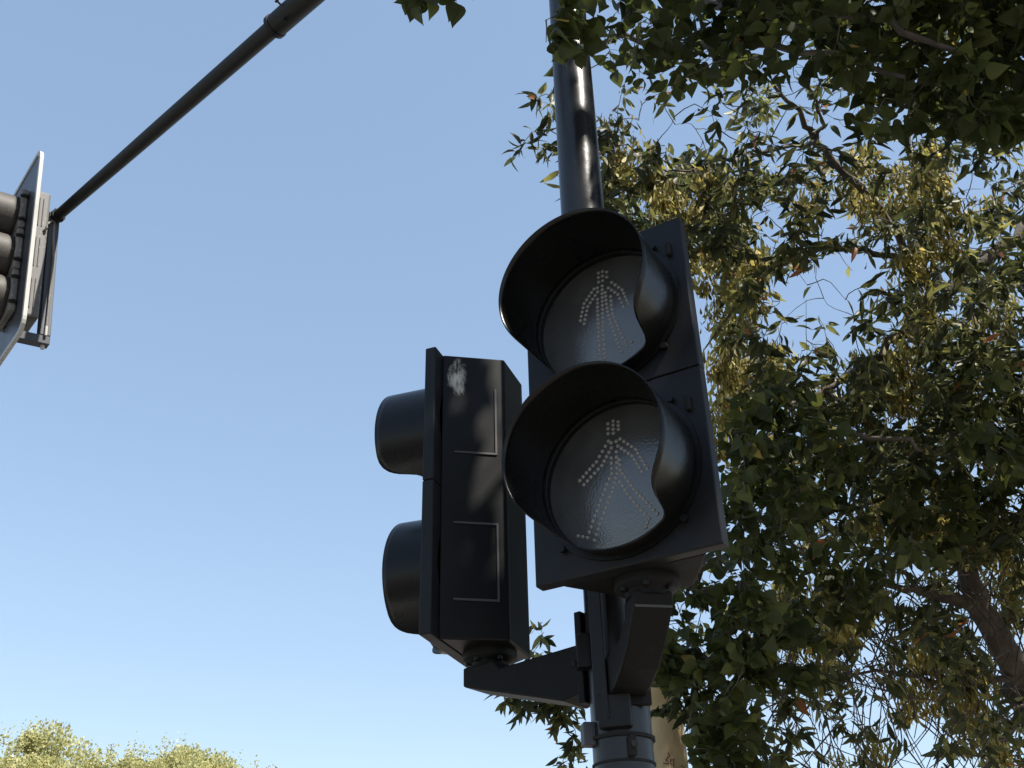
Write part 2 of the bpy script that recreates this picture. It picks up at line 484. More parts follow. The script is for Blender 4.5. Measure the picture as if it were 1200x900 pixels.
LENS_R = 0.1465
FOFF = {'stand': (-0.05, 0.06), 'walk': (-0.09, 0.05)}
def figure_mesh(kind, name):
    q = MB()
    seen = []
    for st in FIG[kind]:
        pts = []
        for (x0, y0), (x1, y1) in zip(st[:-1], st[1:]):
            L = math.hypot(x1-x0, y1-y0); n = max(1, round(L/0.074))
            for i in range(n): pts.append((x0+(x1-x0)*i/n, y0+(y1-y0)*i/n))
        pts.append(st[-1])
        for x, y in pts:
            if any((x-a)**2+(y-b_)**2 < 0.05**2 for a, b_ in seen): continue
            seen.append((x, y))
            X, Z = (x*0.94+FOFF[kind][0])*0.142, (y*0.97+FOFF[kind][1])*0.142
            Y = -0.012*(1-(X*X+Z*Z)/LENS_R**2) - 0.0004
            V = [(X, Y-0.0022, Z)]; r = 0.0041; m_ = 8
            for k in range(m_):
                a = 2*math.pi*k/m_; V.append((X+r*math.sin(a)*0.7, Y-0.0014, Z+r*math.cos(a)*0.7))
            for k in range(m_):
                a = 2*math.pi*k/m_; V.append((X+r*math.sin(a), Y+0.0008, Z+r*math.cos(a)))
            Fc = [(0, 1+k, 1+(k+1) % m_) for k in range(m_)] + [(1+k, 1+m_+k, 1+m_+(k+1) % m_, 1+(k+1) % m_) for k in range(m_)]
            q.add(V, Fc, True)
    return q.mesh(name, M_LED)

me_door = door_mesh("door", HW, HH/2-0.0015, HT, LENS_R, M_BLACK)
VP_A = (0, 104, 116, 122, 127, 131, 134, 136, 137.5, 139, 141, 144, 180)
VP_L = (.150, .150, .149, .146, .139, .127, .110, .090, .066, .048, .039, .034, .036)
def ped_visor(k, sh):                            # k: depth of the hood, sh: how much further down its sides run
    return visor_mesh("visor", 0.151, 0.150, 0.034, M_VISOR, nseg=192, th=0.0022,
                      prof=((0,) + tuple(a+sh for a in VP_A[1:-1]) + (180,), tuple(l*k if l > 0.06 else l for l in VP_L)))
me_visor = {"front": (ped_visor(1, 0), ped_visor(1, 0)), "side": (ped_visor(0.92, 0), ped_visor(0.68, 14))}
me_lens = disc_mesh("lens", LENS_R, 0.012, M_LENS)
me_fig = {k: figure_mesh(k, "led_figure") for k in FIG}

def housing_mesh(mat):
    q = MB()
    a, b_ = HW/2-HS, HW/2-HTP
    hz = HH/2
    P = [(-a, HT+0.0005), (-b_, HT+HD), (b_, HT+HD), (a, HT+0.0005)]
    q.prism(P, (0, 0, 1), (1, 0, 0), (0, 1, 0), (0, 0, 0), 2*hz-0.003)
    # moulded rim of the door line behind the front
    return q.mesh("housing", mat)

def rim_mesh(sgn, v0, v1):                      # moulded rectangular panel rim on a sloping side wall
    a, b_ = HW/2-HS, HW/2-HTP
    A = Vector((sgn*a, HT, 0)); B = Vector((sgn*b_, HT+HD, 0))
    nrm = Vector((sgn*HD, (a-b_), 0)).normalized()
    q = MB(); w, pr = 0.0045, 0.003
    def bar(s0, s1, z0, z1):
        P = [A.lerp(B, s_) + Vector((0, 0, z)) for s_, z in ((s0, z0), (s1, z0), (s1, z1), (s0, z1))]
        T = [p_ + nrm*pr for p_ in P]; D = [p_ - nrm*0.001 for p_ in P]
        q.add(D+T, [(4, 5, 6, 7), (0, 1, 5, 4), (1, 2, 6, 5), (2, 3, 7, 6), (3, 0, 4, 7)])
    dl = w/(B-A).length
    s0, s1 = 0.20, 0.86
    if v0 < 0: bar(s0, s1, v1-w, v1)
    bar(s0, s1, v0, v0+w); bar(s1-dl, s1, v0+w, v1-w)  # bars only along the edges that show lit
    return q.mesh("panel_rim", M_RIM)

def ped_signal(c, az, label, housing_mat, hood):
    root_ = empty("pedestrian_signal", (c[0], c[1], c[2]+CAM_H), -az)
    tag(root_, label, "pedestrian signal", "pedestrian signals on the post")
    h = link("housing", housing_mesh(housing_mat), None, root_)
    bv = h.modifiers.new("bevel", 'BEVEL'); bv.width, bv.segments = 0.004, 2
    for sgn in (-1, 1):
        for v0, v1 in ((0.085, 0.265), (-0.265, -0.085)):
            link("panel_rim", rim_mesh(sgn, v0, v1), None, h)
        for v in (-0.012, 0.012):
            pass
    q = MB(); q.box((0, HT+0.062, 0), (0.0, 0, 0))
    for v, kind in ((HH/4, 'stand'), (-HH/4, 'walk')):
        d = link("door", me_door, None, root_); d.location = (0, 0, v)
        bv = d.modifiers.new("bevel", 'BEVEL'); bv.width, bv.segments, bv.limit_method, bv.angle_limit = 0.003, 2, 'ANGLE', math.radians(40)
        l = link("lens", me_lens, None, d); l.location = (0, 0.013, 0)
        f = link("led_figure", me_fig[kind], None, d); f.location = (0, 0.013, 0)
        vz = link("visor", me_visor[hood][0 if v > 0 else 1], None, d); vz.location = (0, -0.0005, 0)
        for k in range(4):
            a = math.radians(45+90*k)
            q = MB(); q.tube([(0.166*math.sin(a), 0.002, 0.166*math.cos(a)), (0.166*math.sin(a), -0.010, 0.166*math.cos(a))], 0.007, 6)
            q.build("lug_screw", M_BLACK, d)
        q = MB(); q.box((HW/2-0.03, -0.004, 0.10), (0.010, 0.010, 0.030)); q.build("latch", M_DARK, d, 0.002)
        q = MB(); q.box((-HW/2-0.002, 0.012, 0.10), (0.012, 0.010, 0.022)); q.build("hinge", M_DARK, d, 0.002)
    # neck under the housing
    q = MB(); q.tube([(0, 0.085, -HH/2+0.004), (0, 0.085, -HH/2-0.014), (0, 0.085, -HH/2-0.022), (0, 0.085, -HH/2-0.034)], [0.058, 0.058, 0.040, 0.040], 32)
    q.build("neck_collar", M_MATTE, root_, 0.002)
    for k in range(3):
        a = math.radians(-60+60*k+az*40)
        q = MB(); q.tube([(0.047*math.sin(a), 0.085-0.047*math.cos(a), -HH/2-0.012), (0.047*math.sin(a), 0.085-0.047*math.cos(a), -HH/2-0.024)], 0.007, 6)
        q.build("collar_bolt", M_BLACK, root_)
    return root_

C1, AZ1 = np.array([0.1863, 1.7088, 1.0315]), 0.5292
C2, AZ2 = np.array([-0.1424, 2.2621, 1.0487]), 1.9218
s1 = ped_signal(C1, AZ1, "black two-lens pedestrian signal facing out from the post, both grey lenses showing", M_MATTE, "front")
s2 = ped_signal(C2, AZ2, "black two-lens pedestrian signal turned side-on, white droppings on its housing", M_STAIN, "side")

def bracket(sig, c, az, kind):
    nb = np.array([math.sin(az), math.cos(az), 0])
    B = c + nb*0.085 + np.array([0, 0, CAM_H]); zb = B[2]-HH/2
    d = Vector((PX-B[0], PY-B[1], 0)); L = d.length; d.normalize(); ax = d.cross(Vector((0, 0, 1)))
    o = Vector((B[0], B[1], zb))
    q = MB()
    if kind == 'near':
        poly = [(-0.034, -0.028), (0.034, -0.028), (0.040, -0.055), (0.09, -0.075), (L-0.052, -0.080), (L-0.052, -0.150), (0.15, -0.146), (0.09, -0.130), (0.04, -0.106), (0.0, -0.078), (-0.028, -0.056)]
        th = 0.070
    else:
        poly = [(-0.040, -0.030), (0.045, -0.030), (0.06, -0.050), (L-0.058, -0.046), (L-0.058, -0.140), (L-0.105, -0.148), (-0.040, -0.070)]
        th = 0.084
    q.prism(poly, ax, d, (0, 0, 1), (0, 0, 0), th)
    br = q.build("bracket", M_MATTE, sig, 0.004)
    q = MB()
    if kind == 'near': q.prism([(L-0.060, -0.07), (L-0.048, -0.07), (L-0.048, -0.165), (L-0.060, -0.165)], ax, d, (0, 0, 1), (0, 0, 0), 0.094)
    else: q.prism([(L-0.066, 0.02), (L-0.050, 0.02), (L-0.050, -0.16), (L-0.066, -0.16)], ax, d, (0, 0, 1), (0, 0, 0), 0.085)
    pl = q.build("mounting_plate", M_MATTE, br, 0.003)
    if kind == 'near':
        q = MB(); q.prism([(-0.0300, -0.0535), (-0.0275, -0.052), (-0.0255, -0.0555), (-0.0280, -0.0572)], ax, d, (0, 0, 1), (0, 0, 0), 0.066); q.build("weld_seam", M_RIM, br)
    inv = Matrix.Translation(sig.location) @ sig.rotation_euler.to_matrix().to_4x4()
    inv.invert()
    br.matrix_local = inv @ Matrix.Translation(o)
    return br
bracket(s1, C1, AZ1, 'near')
bracket(s2, C2, AZ2, 'side')

# ------------------------------------------------------------------ overhead vehicle signal at the end of the arm
def vehicle_signal():
    az = math.radians(51)                        # its face looks left, tilted a little down
    n0 = Vector((-math.sin(az), -math.cos(az), 0)); r = Vector((math.cos(az), -math.sin(az), 0))  # r: viewer's right = near edge
    tilt = math.radians(7)
    u = (Vector((0, 0, 1))*math.cos(tilt) + n0*math.sin(tilt)).normalized()
    n = (n0*math.cos(tilt) - Vector((0, 0, 1))*math.sin(tilt)).normalized()
    PH, PW = 1.06, 0.52
    near_top = Vector(at(50, 172, 5.30))
    c = near_top - u*PH/2 - r*PW/2
    R3 = Matrix((r, -n, u)).transposed()
    root_ = empty("vehicle_signal")
    root_.matrix_world = Matrix.Translation(c) @ R3.to_4x4()
    tag(root_, "three-lens traffic signal with pale-edged backplate hanging from the long arm", "traffic signal")
    # backplate: rounded rectangle with a raised pale border
    def rrect(w, h, rad, nn=6):
        P = []
        for cx, cz, a0 in ((w/2-rad, h/2-rad, 0), (-w/2+rad, h/2-rad, 90), (-w/2+rad, -h/2+rad, 180), (w/2-rad, -h/2+rad, 270)):
            for k in range(nn+1):
                a = math.radians(a0+90*k/nn); P.append((cx+rad*math.cos(a), cz+rad*math.sin(a)))
        return P
    q = MB(); q.prism(rrect(PW, PH, 0.07), (0, 1, 0), (1, 0, 0), (0, 0, 1), (0, 0, 0), 0.006)
    bp = q.build("backplate", M_PLATE, root_)
    O, I = rrect(PW+0.008, PH+0.008, 0.072), rrect(PW-0.036, PH-0.036, 0.055)
    m_ = len(O); V = []
    for P, y in ((I, -0.0035), (I, -0.007), (O, -0.007), (O, 0.010)): V += [(x, y, z) for x, z in P]
    Fc = [(j*m_+k, j*m_+(k+1) % m_, (j+1)*m_+(k+1) % m_, (j+1)*m_+k) for j in range(3) for k in range(m_)]
    q = MB(); q.add(V, Fc); q.build("border", M_BORDER, bp)
    # housing behind the plate, modules in front
    q = MB(); q.box((0, 0.053, 0.0), (0.24, 0.096, 0.74)); hs = q.build("housing", M_GREYMETAL, root_, 0.012)
    for z in (0.24, 0.0, -0.24):
        q = MB()
        for k in range(3): q.box((0.122, 0.032+0.018*k, z), (0.006, 0.005, 0.17))
        q.build("rib", M_GREYMETAL, hs, 0.002)
        q = MB(); q.box((0, -0.022, z), (0.23, 0.034, 0.234)); dr = q.build("door", M_GREYMETAL, root_, 0.008)
        for s_ in (-0.07, 0.07):
            q = MB(); q.tube([(0.113, -0.040, z+s_), (0.124, -0.022, z+s_), (0.113, -0.004, z+s_)], 0.009, 8); q.build("hinge", M_DARK, dr)
        v = link("visor", VIS2, None, root_); v.location = (0, -0.040, z)
        l = link("lens", LEN2, None, root_); l.location = (0, -0.039, z)
    # hanger: square tube from the arm down, then a foot to the housing
    inv = root_.matrix_world.inverted()
    T = inv @ Vector(tip)
    zb = -PH/2+0.085
    tx, ty = T.x, T.y
    print("hanger", tuple(round(v_, 3) for v_ in T))
    bx_ = tx+0.035
    q = MB(); q.prism([(tx-0.028, T.z+0.03), (bx_-0.028, zb-0.004), (bx_+0.028, zb-0.004), (tx+0.028, T.z+0.03)], (0, 1, 0), (1, 0, 0), (0, 0, 1), (0, ty, 0), 0.05); hb = q.build("hanger_bar", M_BOX, root_, 0.003)
    q = MB(); q.box((bx_, (ty+0.025)/2, zb-0.026), (0.05, ty+0.025, 0.044)); q.build("hanger_foot", M_BOX, root_, 0.003)
    q = MB(); q.prism([(0.004, 0.0), (0.06, 0.0), (0.045, -0.05), (0.004, -0.10)], (1, 0, 0), (0, 1, 0), (0, 0, 1), (tx, 0.0, zb+0.09), 0.09); q.build("lower_bracket", M_DARK, root_, 0.002)
    q = MB(); q.tube([(bx_, ty, zb-0.045), (bx_, ty, zb-0.066)], 0.010, 8); q.build("drain_bolt", M_STEEL, hb)
    q = MB(); q.tube([(bx_+0.035, ty, zb-0.01), (bx_+0.034, ty, zb+0.04)], 0.007, 8); q.build("cable_gland", M_BORDER, hb)
    # cable from housing to arm
    P = [Vector((0.119, 0.08, 0.13)), Vector((0.14, 0.09, 0.14)), Vector((tx+0.045, ty-0.04, T.z-0.07)), Vector((tx+0.034, ty-0.01, T.z-0.03)), Vector((tx+0.032, ty, T.z+0.05)), Vector((tx+0.034, ty, T.z-0.12)), Vector(((tx+bx_)/2+0.034, ty+0.006, 0.0)), Vector((bx_+0.034, ty, zb+0.04))]
    q = MB(); q.tube(P, 0.006, 8); q.build("cable", M_GREYMETAL, root_)
    # clamp on the arm
    q = MB(); A3 = inv.to_3x3() @ adir
    Tt = T
    for s_ in (-0.05, 0.02):
        p_ = Tt + A3*s_; q.tube([p_-A3*0.008, p_+A3*0.008], 0.036, 16)
    q.build("arm_clamp", M_DARK, root_)
    for s_ in (-0.05, 0.03):
        q = MB(); p_ = Tt + A3*s_; q.tube([p_+Vector((0.03, 0.0, 0.02)), p_+Vector((0.06, 0.01, 0.03))], 0.006, 6); q.build("clamp_bolt", M_DARK, root_)
    return root_
VIS2 = visor_mesh("visor", 0.114, 0.26, 0.12, M_VISOR2, 80, 170, 48, 0.003, False)
LEN2 = disc_mesh("lens", 0.105, 0.01, M_SLENS, 32, 4)
vehicle_signal()

# ------------------------------------------------------------------ foliage tools
def leaf_template(rows, fold=0.25, curl=0.0, stem=0.0):
    """rows: (t, half width). Points along +x, midrib folded, tip curled down."""
    V = [(-stem, 0, 0)] if stem else []
    F3, F4 = [], []
    base = len(V); V.append((0, 0, 0))
    cen, lef, rig = [base], [base], [base]
    for t_, w in rows:
        z = -curl*t_*t_
        cen.append(len(V)); V.append((t_, 0, z))
        lef.append(len(V)); V.append((t_, w, z+w*fold))
        rig.append(len(V)); V.append((t_, -w, z+w*fold))
    tip_ = len(V); V.append((1, 0, -curl))
    for i in range(len(rows)):
        if i == 0:
            F3 += [(base, lef[1], cen[1]), (base, cen[1], rig[1])]
        else:
            F4 += [(cen[i], lef[i], lef[i+1], cen[i+1]), (cen[i], cen[i+1], rig[i+1], rig[i])]
    F3 += [(cen[-1], lef[-1], tip_), (cen[-1], tip_, rig[-1])]
    if stem:
        a = len(V); V += [(0, 0.012, 0.0), (0, -0.012, 0.0), (-stem, 0.012, 0.02), (-stem, -0.012, 0.02)]
        F4.append((a, a+1, a+3, a+2))
    return np.array(V, float), np.array(F3, int).reshape(-1, 3), np.array(F4, int).reshape(-1, 4)

T_BROAD = [leaf_template([(.05, .20), (.14, .35), (.28, .425), (.44, .39), (.60, .285), (.76, .16), (.89, .06)], f, c, .45) for f, c in ((.25, .1), (.45, .25), (.05, .0), (.3, .45))]
T_NARROW = [leaf_template([(.22, .115), (.5, .15), (.78, .09)], f, c, .12) for f, c in ((.3, .1), (.6, .3), (.2, .5))]
T_SEED = [leaf_template([(.35, .07), (.65, .13), (.88, .10)], .1, c) for c in (.0, .2)]
T_FAR = [leaf_template([(.45, .32)], .3, .2)]

def frames(D, rng_, up_bias=0.0):
    """D (n,3) leaf directions -> X, Y, Z axes with a random roll"""
    X = D/np.linalg.norm(D, axis=1, keepdims=True)
    A = rng_.normal(size=D.shape); A[:, 2] += up_bias
    Zv = A - X*(A*X).sum(1, keepdims=True); Zv /= np.linalg.norm(Zv, axis=1, keepdims=True)
    return X, np.cross(Zv, X), Zv

def leaf_mass(name, templates, O, D, S, LVv, mat, rng_, up_bias=0.0):
    Vs, F3s, F4s, ls = [], [], [], []; off = 0
    X, Y, Z = frames(D, rng_, up_bias)
    pick = rng_.integers(0, len(templates), len(O))
    for ti, (tv, f3, f4) in enumerate(templates):
        m_ = np.where(pick == ti)[0]
        if not len(m_): continue
        V = O[m_, None] + S[m_, None, None]*(tv[None, :, 0:1]*X[m_, None] + tv[None, :, 1:2]*Y[m_, None] + tv[None, :, 2:3]*Z[m_, None])
        k = len(tv)
        b0 = off + np.arange(len(m_))*k
        Vs.append(V.reshape(-1, 3)); ls.append(np.repeat(LVv[m_], k))
        F3s.append((b0[:, None, None]+f3[None]).reshape(-1, 3)); F4s.append((b0[:, None, None]+f4[None]).reshape(-1, 4))
        off += len(m_)*k
    Fq = [f for f in (np.concatenate(F3s), np.concatenate(F4s)) if len(f)]
    return mass_mesh(name, np.concatenate(Vs), Fq, mat, np.concatenate(ls))

def single_variants(name, templates, mat, lvs):
    out = []
    for lv in lvs:
        tv, f3, f4 = templates[len(out) % len(templates)]
        me = mass_mesh(name, tv, [f for f in (f3, f4) if len(f)], mat, np.full(len(tv), lv))
        out.append(me)
    return out

def curve(pts, n=4):                             # Catmull-Rom through control points (x, y, z, r)
    P = np.array(pts, float)
    Q = np.vstack([2*P[0]-P[1], P, 2*P[-1]-P[-2]])
    out = []
    for i in range(1, len(Q)-2):
        for k in range(n):
            t_ = k/n
            a, b_, c, d = Q[i-1], Q[i], Q[i+1], Q[i+2]
            out.append(0.5*((2*b_) + (-a+c)*t_ + (2*a-5*b_+4*c-d)*t_**2 + (-a+3*b_-3*c+d)*t_**3))
    out.append(P[-1])
    return np.array(out)

def limb(name, pts, mat, parent, n=10, jit=0.008, sub=4):
    C = curve(pts, sub)
    C[1:-1, :3] += rng.normal(size=(len(C)-2, 3))*jit
    C[:, 3] = np.maximum(C[:, 3], 0.002)
    q = MB(); q.tube([tuple(p_[:3]) for p_ in C], list(C[:, 3]), n); q.build(name, mat, parent)
    return C
def pxl(*a):                                     # (px, py, depth, radius) -> world limb points
    return [(*at(x, y, d), r) for x, y, d, r in a]

def grow(nodes, attr, rng_, droop=0.25, rmin=0.0016):
    """joins every attractor to the nearest wood by a curved twig; returns twig polylines"""
    nodes = np.array(nodes); A = np.array(attr)
    d0 = np.sqrt(((A[:, None]-nodes[None])**2).sum(2)).min(1)
    order = np.argsort(d0)
    NN = np.zeros((len(nodes)+len(A)*6, 3)); k = len(nodes); NN[:k] = nodes
    tw = []
    for i in order:
        a = A[i]
        dd = ((NN[:k]-a)**2).sum(1)
        j = int(np.argmin(dd + 0.0)); b = NN[j]
        L = math.sqrt(dd[j])
        side = rng_.normal(size=3)*0.16*L
        ts = np.linspace(0, 1, 6)[:, None]
        P = b + (a-b)*ts + side*np.sin(ts*math.pi) + np.array([0, 0, 1])*(np.sin(ts*math.pi)*droop*L*0.5)
        P[1:-1] += rng_.normal(size=(4, 3))*0.02*L
        tw.append((P, min(0.007, rmin+0.0022*L+0.0004), rmin*0.6))
        NN[k:k+5] = P[1:]; k += 5
    return tw
def twig_mesh(tw, name, mat, n=5):
    Vs, Fs, off = [], [], 0
    for P, r0, r1 in tw:
        P = np.asarray(P); m_ = len(P)
        T = np.gradient(P, axis=0); T /= np.linalg.norm(T, axis=1, keepdims=True)+1e-9
        ref = np.array([0.3, 0.5, 0.81]); A = np.cross(T, ref); A /= np.linalg.norm(A, axis=1, keepdims=True)+1e-9
        B = np.cross(T, A); R = np.linspace(r0, r1, m_)
        an = np.arange(n)*2*math.pi/n
        V = P[:, None] + R[:, None, None]*(np.cos(an)[None, :, None]*A[:, None] + np.sin(an)[None, :, None]*B[:, None])
        i, k = np.meshgrid(np.arange(m_-1), np.arange(n), indexing='ij'); k2 = (k+1) % n
        Fs.append(np.stack([i*n+k, i*n+k2, (i+1)*n+k2, (i+1)*n+k], -1).reshape(-1, 4)+off)
        Vs.append(V.reshape(-1, 3)); off += m_*n
    return mass_mesh(name, np.concatenate(Vs), [np.concatenate(Fs)], mat)

# how thick the crowns stand in front of the sky, 50 px cells from x = 600, y = 0
DENS = """
147878788999
036868578889
434536545799
456466744667
017887855566
018889746567
000009622578
000009434788
000009746899
000009988799
000009999999
000008899999
000006888999
000588778996
000689888985
230888656465
240389654345
030199644344
""".split()
TYPE = """
BBBBBBBBBBBB
BBBBBBBBBBBB
NNNNNNNNBBBB
NNNNNNNNNNNN
NNNNNNNNNNNN
NNNNNNNNNNNN
NNNNNNNNNNNN
NNNNNNNNNNNN
NNNNNNNNNNNM
NNNNNBBNNNMM
NNNNNBBBNNMM
NNNNNBBBNMMM
NNNNNBBBMMMN
NNNBBBBMMNNN
NNNBBBBBNNNN
NNNBBBBNNNNN
NNNBBBNNNNNN
NNNBBBNNNNNN
""".split()
TAU = [0, .12, .28, .45, .65, .9, 1.2, 1.6, 2.2, 3.0]

def sample_attr(kind):
    out = []
    for j in range(-3, 20):
        for i in range(0, 17):
            jj, ii = min(max(j, 0), 17), min(i, 11)
            if j < 0 and i < 4 and not (i >= 1): continue
            dn, ty = int(DENS[jj][ii]), TYPE[jj][ii]
            tau = TAU[dn]
            if kind == 'B': w = tau if ty == 'B' else (tau*0.5 if ty == 'M' else 0)
            else: w = tau if ty == 'N' else (tau*0.7 if ty == 'M' else (0.35*tau if (j > 1 or i > 6) and j >= 0 else 0))
            if w <= 0: continue
            n = rng.poisson(w*(3.6 if kind == 'B' else 6.4))
            for _ in range(n):
                x, y = 600+50*(i+rng.random()), 50*(j+rng.random())
                out.append((x, y, jj, ii))
    return out

# ------------------------------------------------------------------ broad-leaved tree with the pale trunk
treeB = empty("broadleaf_tree", tuple(np.array([*at(800, 1000, 4.35)[:2], 0.0])))
tag(treeB, "dark broad-leaved tree with smooth pale trunk standing right behind the signal post", "tree")
def rel(o, parent):                              # children are modelled in world space
    o.matrix_parent_inverse = parent.matrix_world.inverted() if False else Matrix.Translation(-Vector(parent.location))
    return o
g = at(800, 1000, 4.35)
TB = [(g[0]+0.03, g[1], -0.05, 0.16), (g[0]+0.0, g[1], 0.5, 0.125)] + pxl((782, 905, 4.36, .092), (769, 800, 4.4, .068), (757, 720, 4.45, .055), (738, 560, 4.6, .048), (712, 400, 4.7, .042), (687, 250, 4.7, .036), (675, 120, 4.7, .032), (672, -20, 4.6, .030), (700, -120, 4.5, .028))
TB_C = limb("trunk", TB, M_PALE, treeB, 20, 0.004, 5)
woodB = [TB_C[:, :3]]
for pts in (
    pxl((672, -20, 4.6, .026), (760, -20, 4.4, .024), (820, 0, 4.2, .024), (900, 10, 3.7, .02), (1010, 20, 3.3, .014), (1120, 60, 3.1, .008)),
    pxl((674, 60, 4.7, .014), (735, 45, 4.5, .012), (790, 60, 4.3, .02), (860, 50, 3.8, .014), (960, 60, 3.4, .009), (1060, 90, 3.2, .006)),
    pxl((672, -20, 4.6, .022), (690, -90, 4.0, .018), (640, -90, 3.4, .014), (540, -50, 3.1, .007)),
    pxl((700, -120, 4.5, .027), (860, -160, 3.8, .024), (1050, -160, 3.2, .018), (1200, -80, 3.0, .012), (1330, 40, 3.0, .007)),
    pxl((757, 720, 4.45, .03), (800, 690, 4.2, .016), (850, 640, 4.1, .012), (900, 560, 4.1, .009), (960, 500, 4.1, .006)),
    pxl((769, 800, 4.4, .025), (820, 780, 4.1, .013), (860, 760, 3.9, .008), (910, 700, 3.9, .005)),
    pxl((960, 500, 4.1, .010), (1040, 520, 4.0, .010), (1110, 530, 4.0, .008), (1190, 540, 4.0, .005))):
    woodB.append(limb("branch", pts, M_BARK, treeB, 10, 0.012)[:, :3])
# unseen limbs over the viewer's head, carrying leaves added to shade the signals
top = Vector(at(700, -120, 4.5))
over = [(1.2, 1.9, 5.4), (2.1, 1.0, 5.3), (2.8, 0.2, 5.2), (1.2, 0.6, 5.5), (0.5, 1.2, 5.8)]
o1 = limb("branch", [(*top, .034), (1.0, 3.0, 5.6, .028), (1.35, 1.9, 5.7, .022), (1.7, 0.9, 5.7, .016), (2.0, 0.0, 5.6, .010), (2.2, -0.8, 5.4, .005)], M_BARK, treeB)
o2 = limb("branch", [(1.0, 3.0, 5.6, .024), (2.0, 2.2, 5.6, .018), (2.8, 1.4, 5.6, .012), (3.4, 0.5, 5.4, .006)], M_BARK, treeB)
o3 = limb("branch", [(1.35, 1.9, 5.7, .02), (1.0, 1.0, 6.0, .012), (0.9, 0.2, 6.0, .006)], M_BARK, treeB)
woodB += [w_[:, :3] for w_ in (o1, o2, o3)]

attrB = []
for x, y, j, i in sample_attr('B'):
    if j < 3: d = 3.05 + 1.0*rng.random()
    elif i < 6: d = 3.45 + 0.75*rng.random()
    else: d = 3.5 + 0.9*rng.random()
    if x < 690 and y < 60: d = 2.55 + 0.25*rng.random()
    P = at(x, y, d)
    if P[2] > 0.6: attrB.append(P)
for x, y in ((484, 2), (500, 4), (515, -8), (535, 5), (545, -6), (628, -2)):
    attrB.append(at(x, y-14, 2.9+0.1*rng.random()))
nin = len(attrB)
def in_view(P, m_=60):
    x, y, d = project(P)
    return d > 0 and -m_ < x < 1200+m_ and -m_ < y < 900+m_
cnt = 0
Sd = np.array(SUN)
while cnt < 1000:                                # unseen crown over the viewer, packed between sun and signals to shade them
    P = np.array([rng.uniform(-0.3, 3.4), rng.uniform(-1.2, 3.2), rng.uniform(4.7, 6.3)])
    if cnt < 760: P = np.array([rng.uniform(0.45, 2.6), rng.uniform(-0.4, 1.7), rng.uniform(4.7, 6.2)])
    x, y, d = project(P)
    if d > 0.1 and x < 700 and y > -140: continue
    if in_view(P, 80): continue
    hole = math.sin(P[0]*3.1+1.0)*math.sin(P[1]*2.7+0.5)*math.sin(P[2]*2.3)
    if hole > 0.38: continue
    attrB.append(P); cnt += 1
twB = grow(np.concatenate(woodB), attrB, rng, 0.2)
O, D = [], []
for P, r0, r1 in twB:
    nl = rng.integers(8, 14)
    for _ in range(nl):
        s_ = 1 - abs(rng.normal())*0.38
        s_ = min(max(s_, 0), 1)*(len(P)-1); i = min(int(s_), len(P)-2)
        p_ = P[i] + (P[i+1]-P[i])*(s_-i)
        dv = rng.normal(size=3)*np.array([1, 1, 0.45]); dv[2] -= 0.75
        dv /= np.linalg.norm(dv)
        st = 0.034
        O.append(p_ + dv*st); D.append(dv)
O, D = np.array(O), np.array(D)
S = rng.uniform(0.036, 0.072, len(O))
S[O[:, 2] > 4.9] *= 1.35
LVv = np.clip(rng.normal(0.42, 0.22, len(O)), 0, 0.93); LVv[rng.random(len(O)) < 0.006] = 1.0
GAPS = ((790, 140, 30, 22), (905, 262, 18, 32), (935, 116, 14, 24), (962, 345, 48, 30), (985, 315, 30, 20), (905, 370, 24, 36), (936, 402, 22, 18),
        (1010, 228, 14, 26), (1056, 212, 16, 26), (1140, 232, 26, 24), (942, 232, 14, 18), (1052, 490, 24, 16), (848, 508, 10, 18), (985, 398, 14, 14),
        (820, 150, 14, 14), (930, 640, 10, 10), (905, 690, 14, 9), (870, 745, 16, 9), (925, 770, 18, 10), (895, 825, 22, 10), (1010, 800, 22, 26), (1070, 850, 20, 24), (1180, 665, 12, 14))
def keep_clear(O, D, S, zone=True):
    """leaves do not grow through the post or the signals"""
    T_ = O + D*S[:, None]*0.5
    x_, y_, d_ = project(T_)
    blocked = (x_ > 555) & (x_ < 645) & (y_ > -30) & (y_ < 90) & (d_ < 4)        # open sky left of the post
    for (ax_, ay_), (bx_, by_) in (((1215, 820), (1160, 730)), ((1160, 730), (1138, 686)), ((1138, 686), (1060, 688))):
        ex, ey = bx_-ax_, by_-ay_; tt = np.clip(((x_-ax_)*ex+(y_-ay_)*ey)/(ex*ex+ey*ey), 0, 1)
        blocked |= (np.hypot(x_-ax_-ex*tt, y_-ay_-ey*tt) < 26) & (d_ < 5.0) & (rng.random(len(O)) < 0.9)   # the forked limb stands clear
    r_ = np.hypot(T_[:, 0]-PX, T_[:, 1]-PY)
    for gx, gy, rx_, ry_ in GAPS:                # windows of sky through the crowns
        blocked |= (((x_-gx)/rx_)**2 + ((y_-gy)/ry_)**2 < 1) & (rng.random(len(O)) < 0.88)
    k = (r_ > 0.10) & ~blocked
    for c, az in ((C1, AZ1), (C2, AZ2)):
        Q = T_ - (c + np.array([0, 0, CAM_H]))
        k &= ~((np.hypot(Q[:, 0], Q[:, 1]) < 0.36) & (np.abs(Q[:, 2]) < 0.45))
    return k
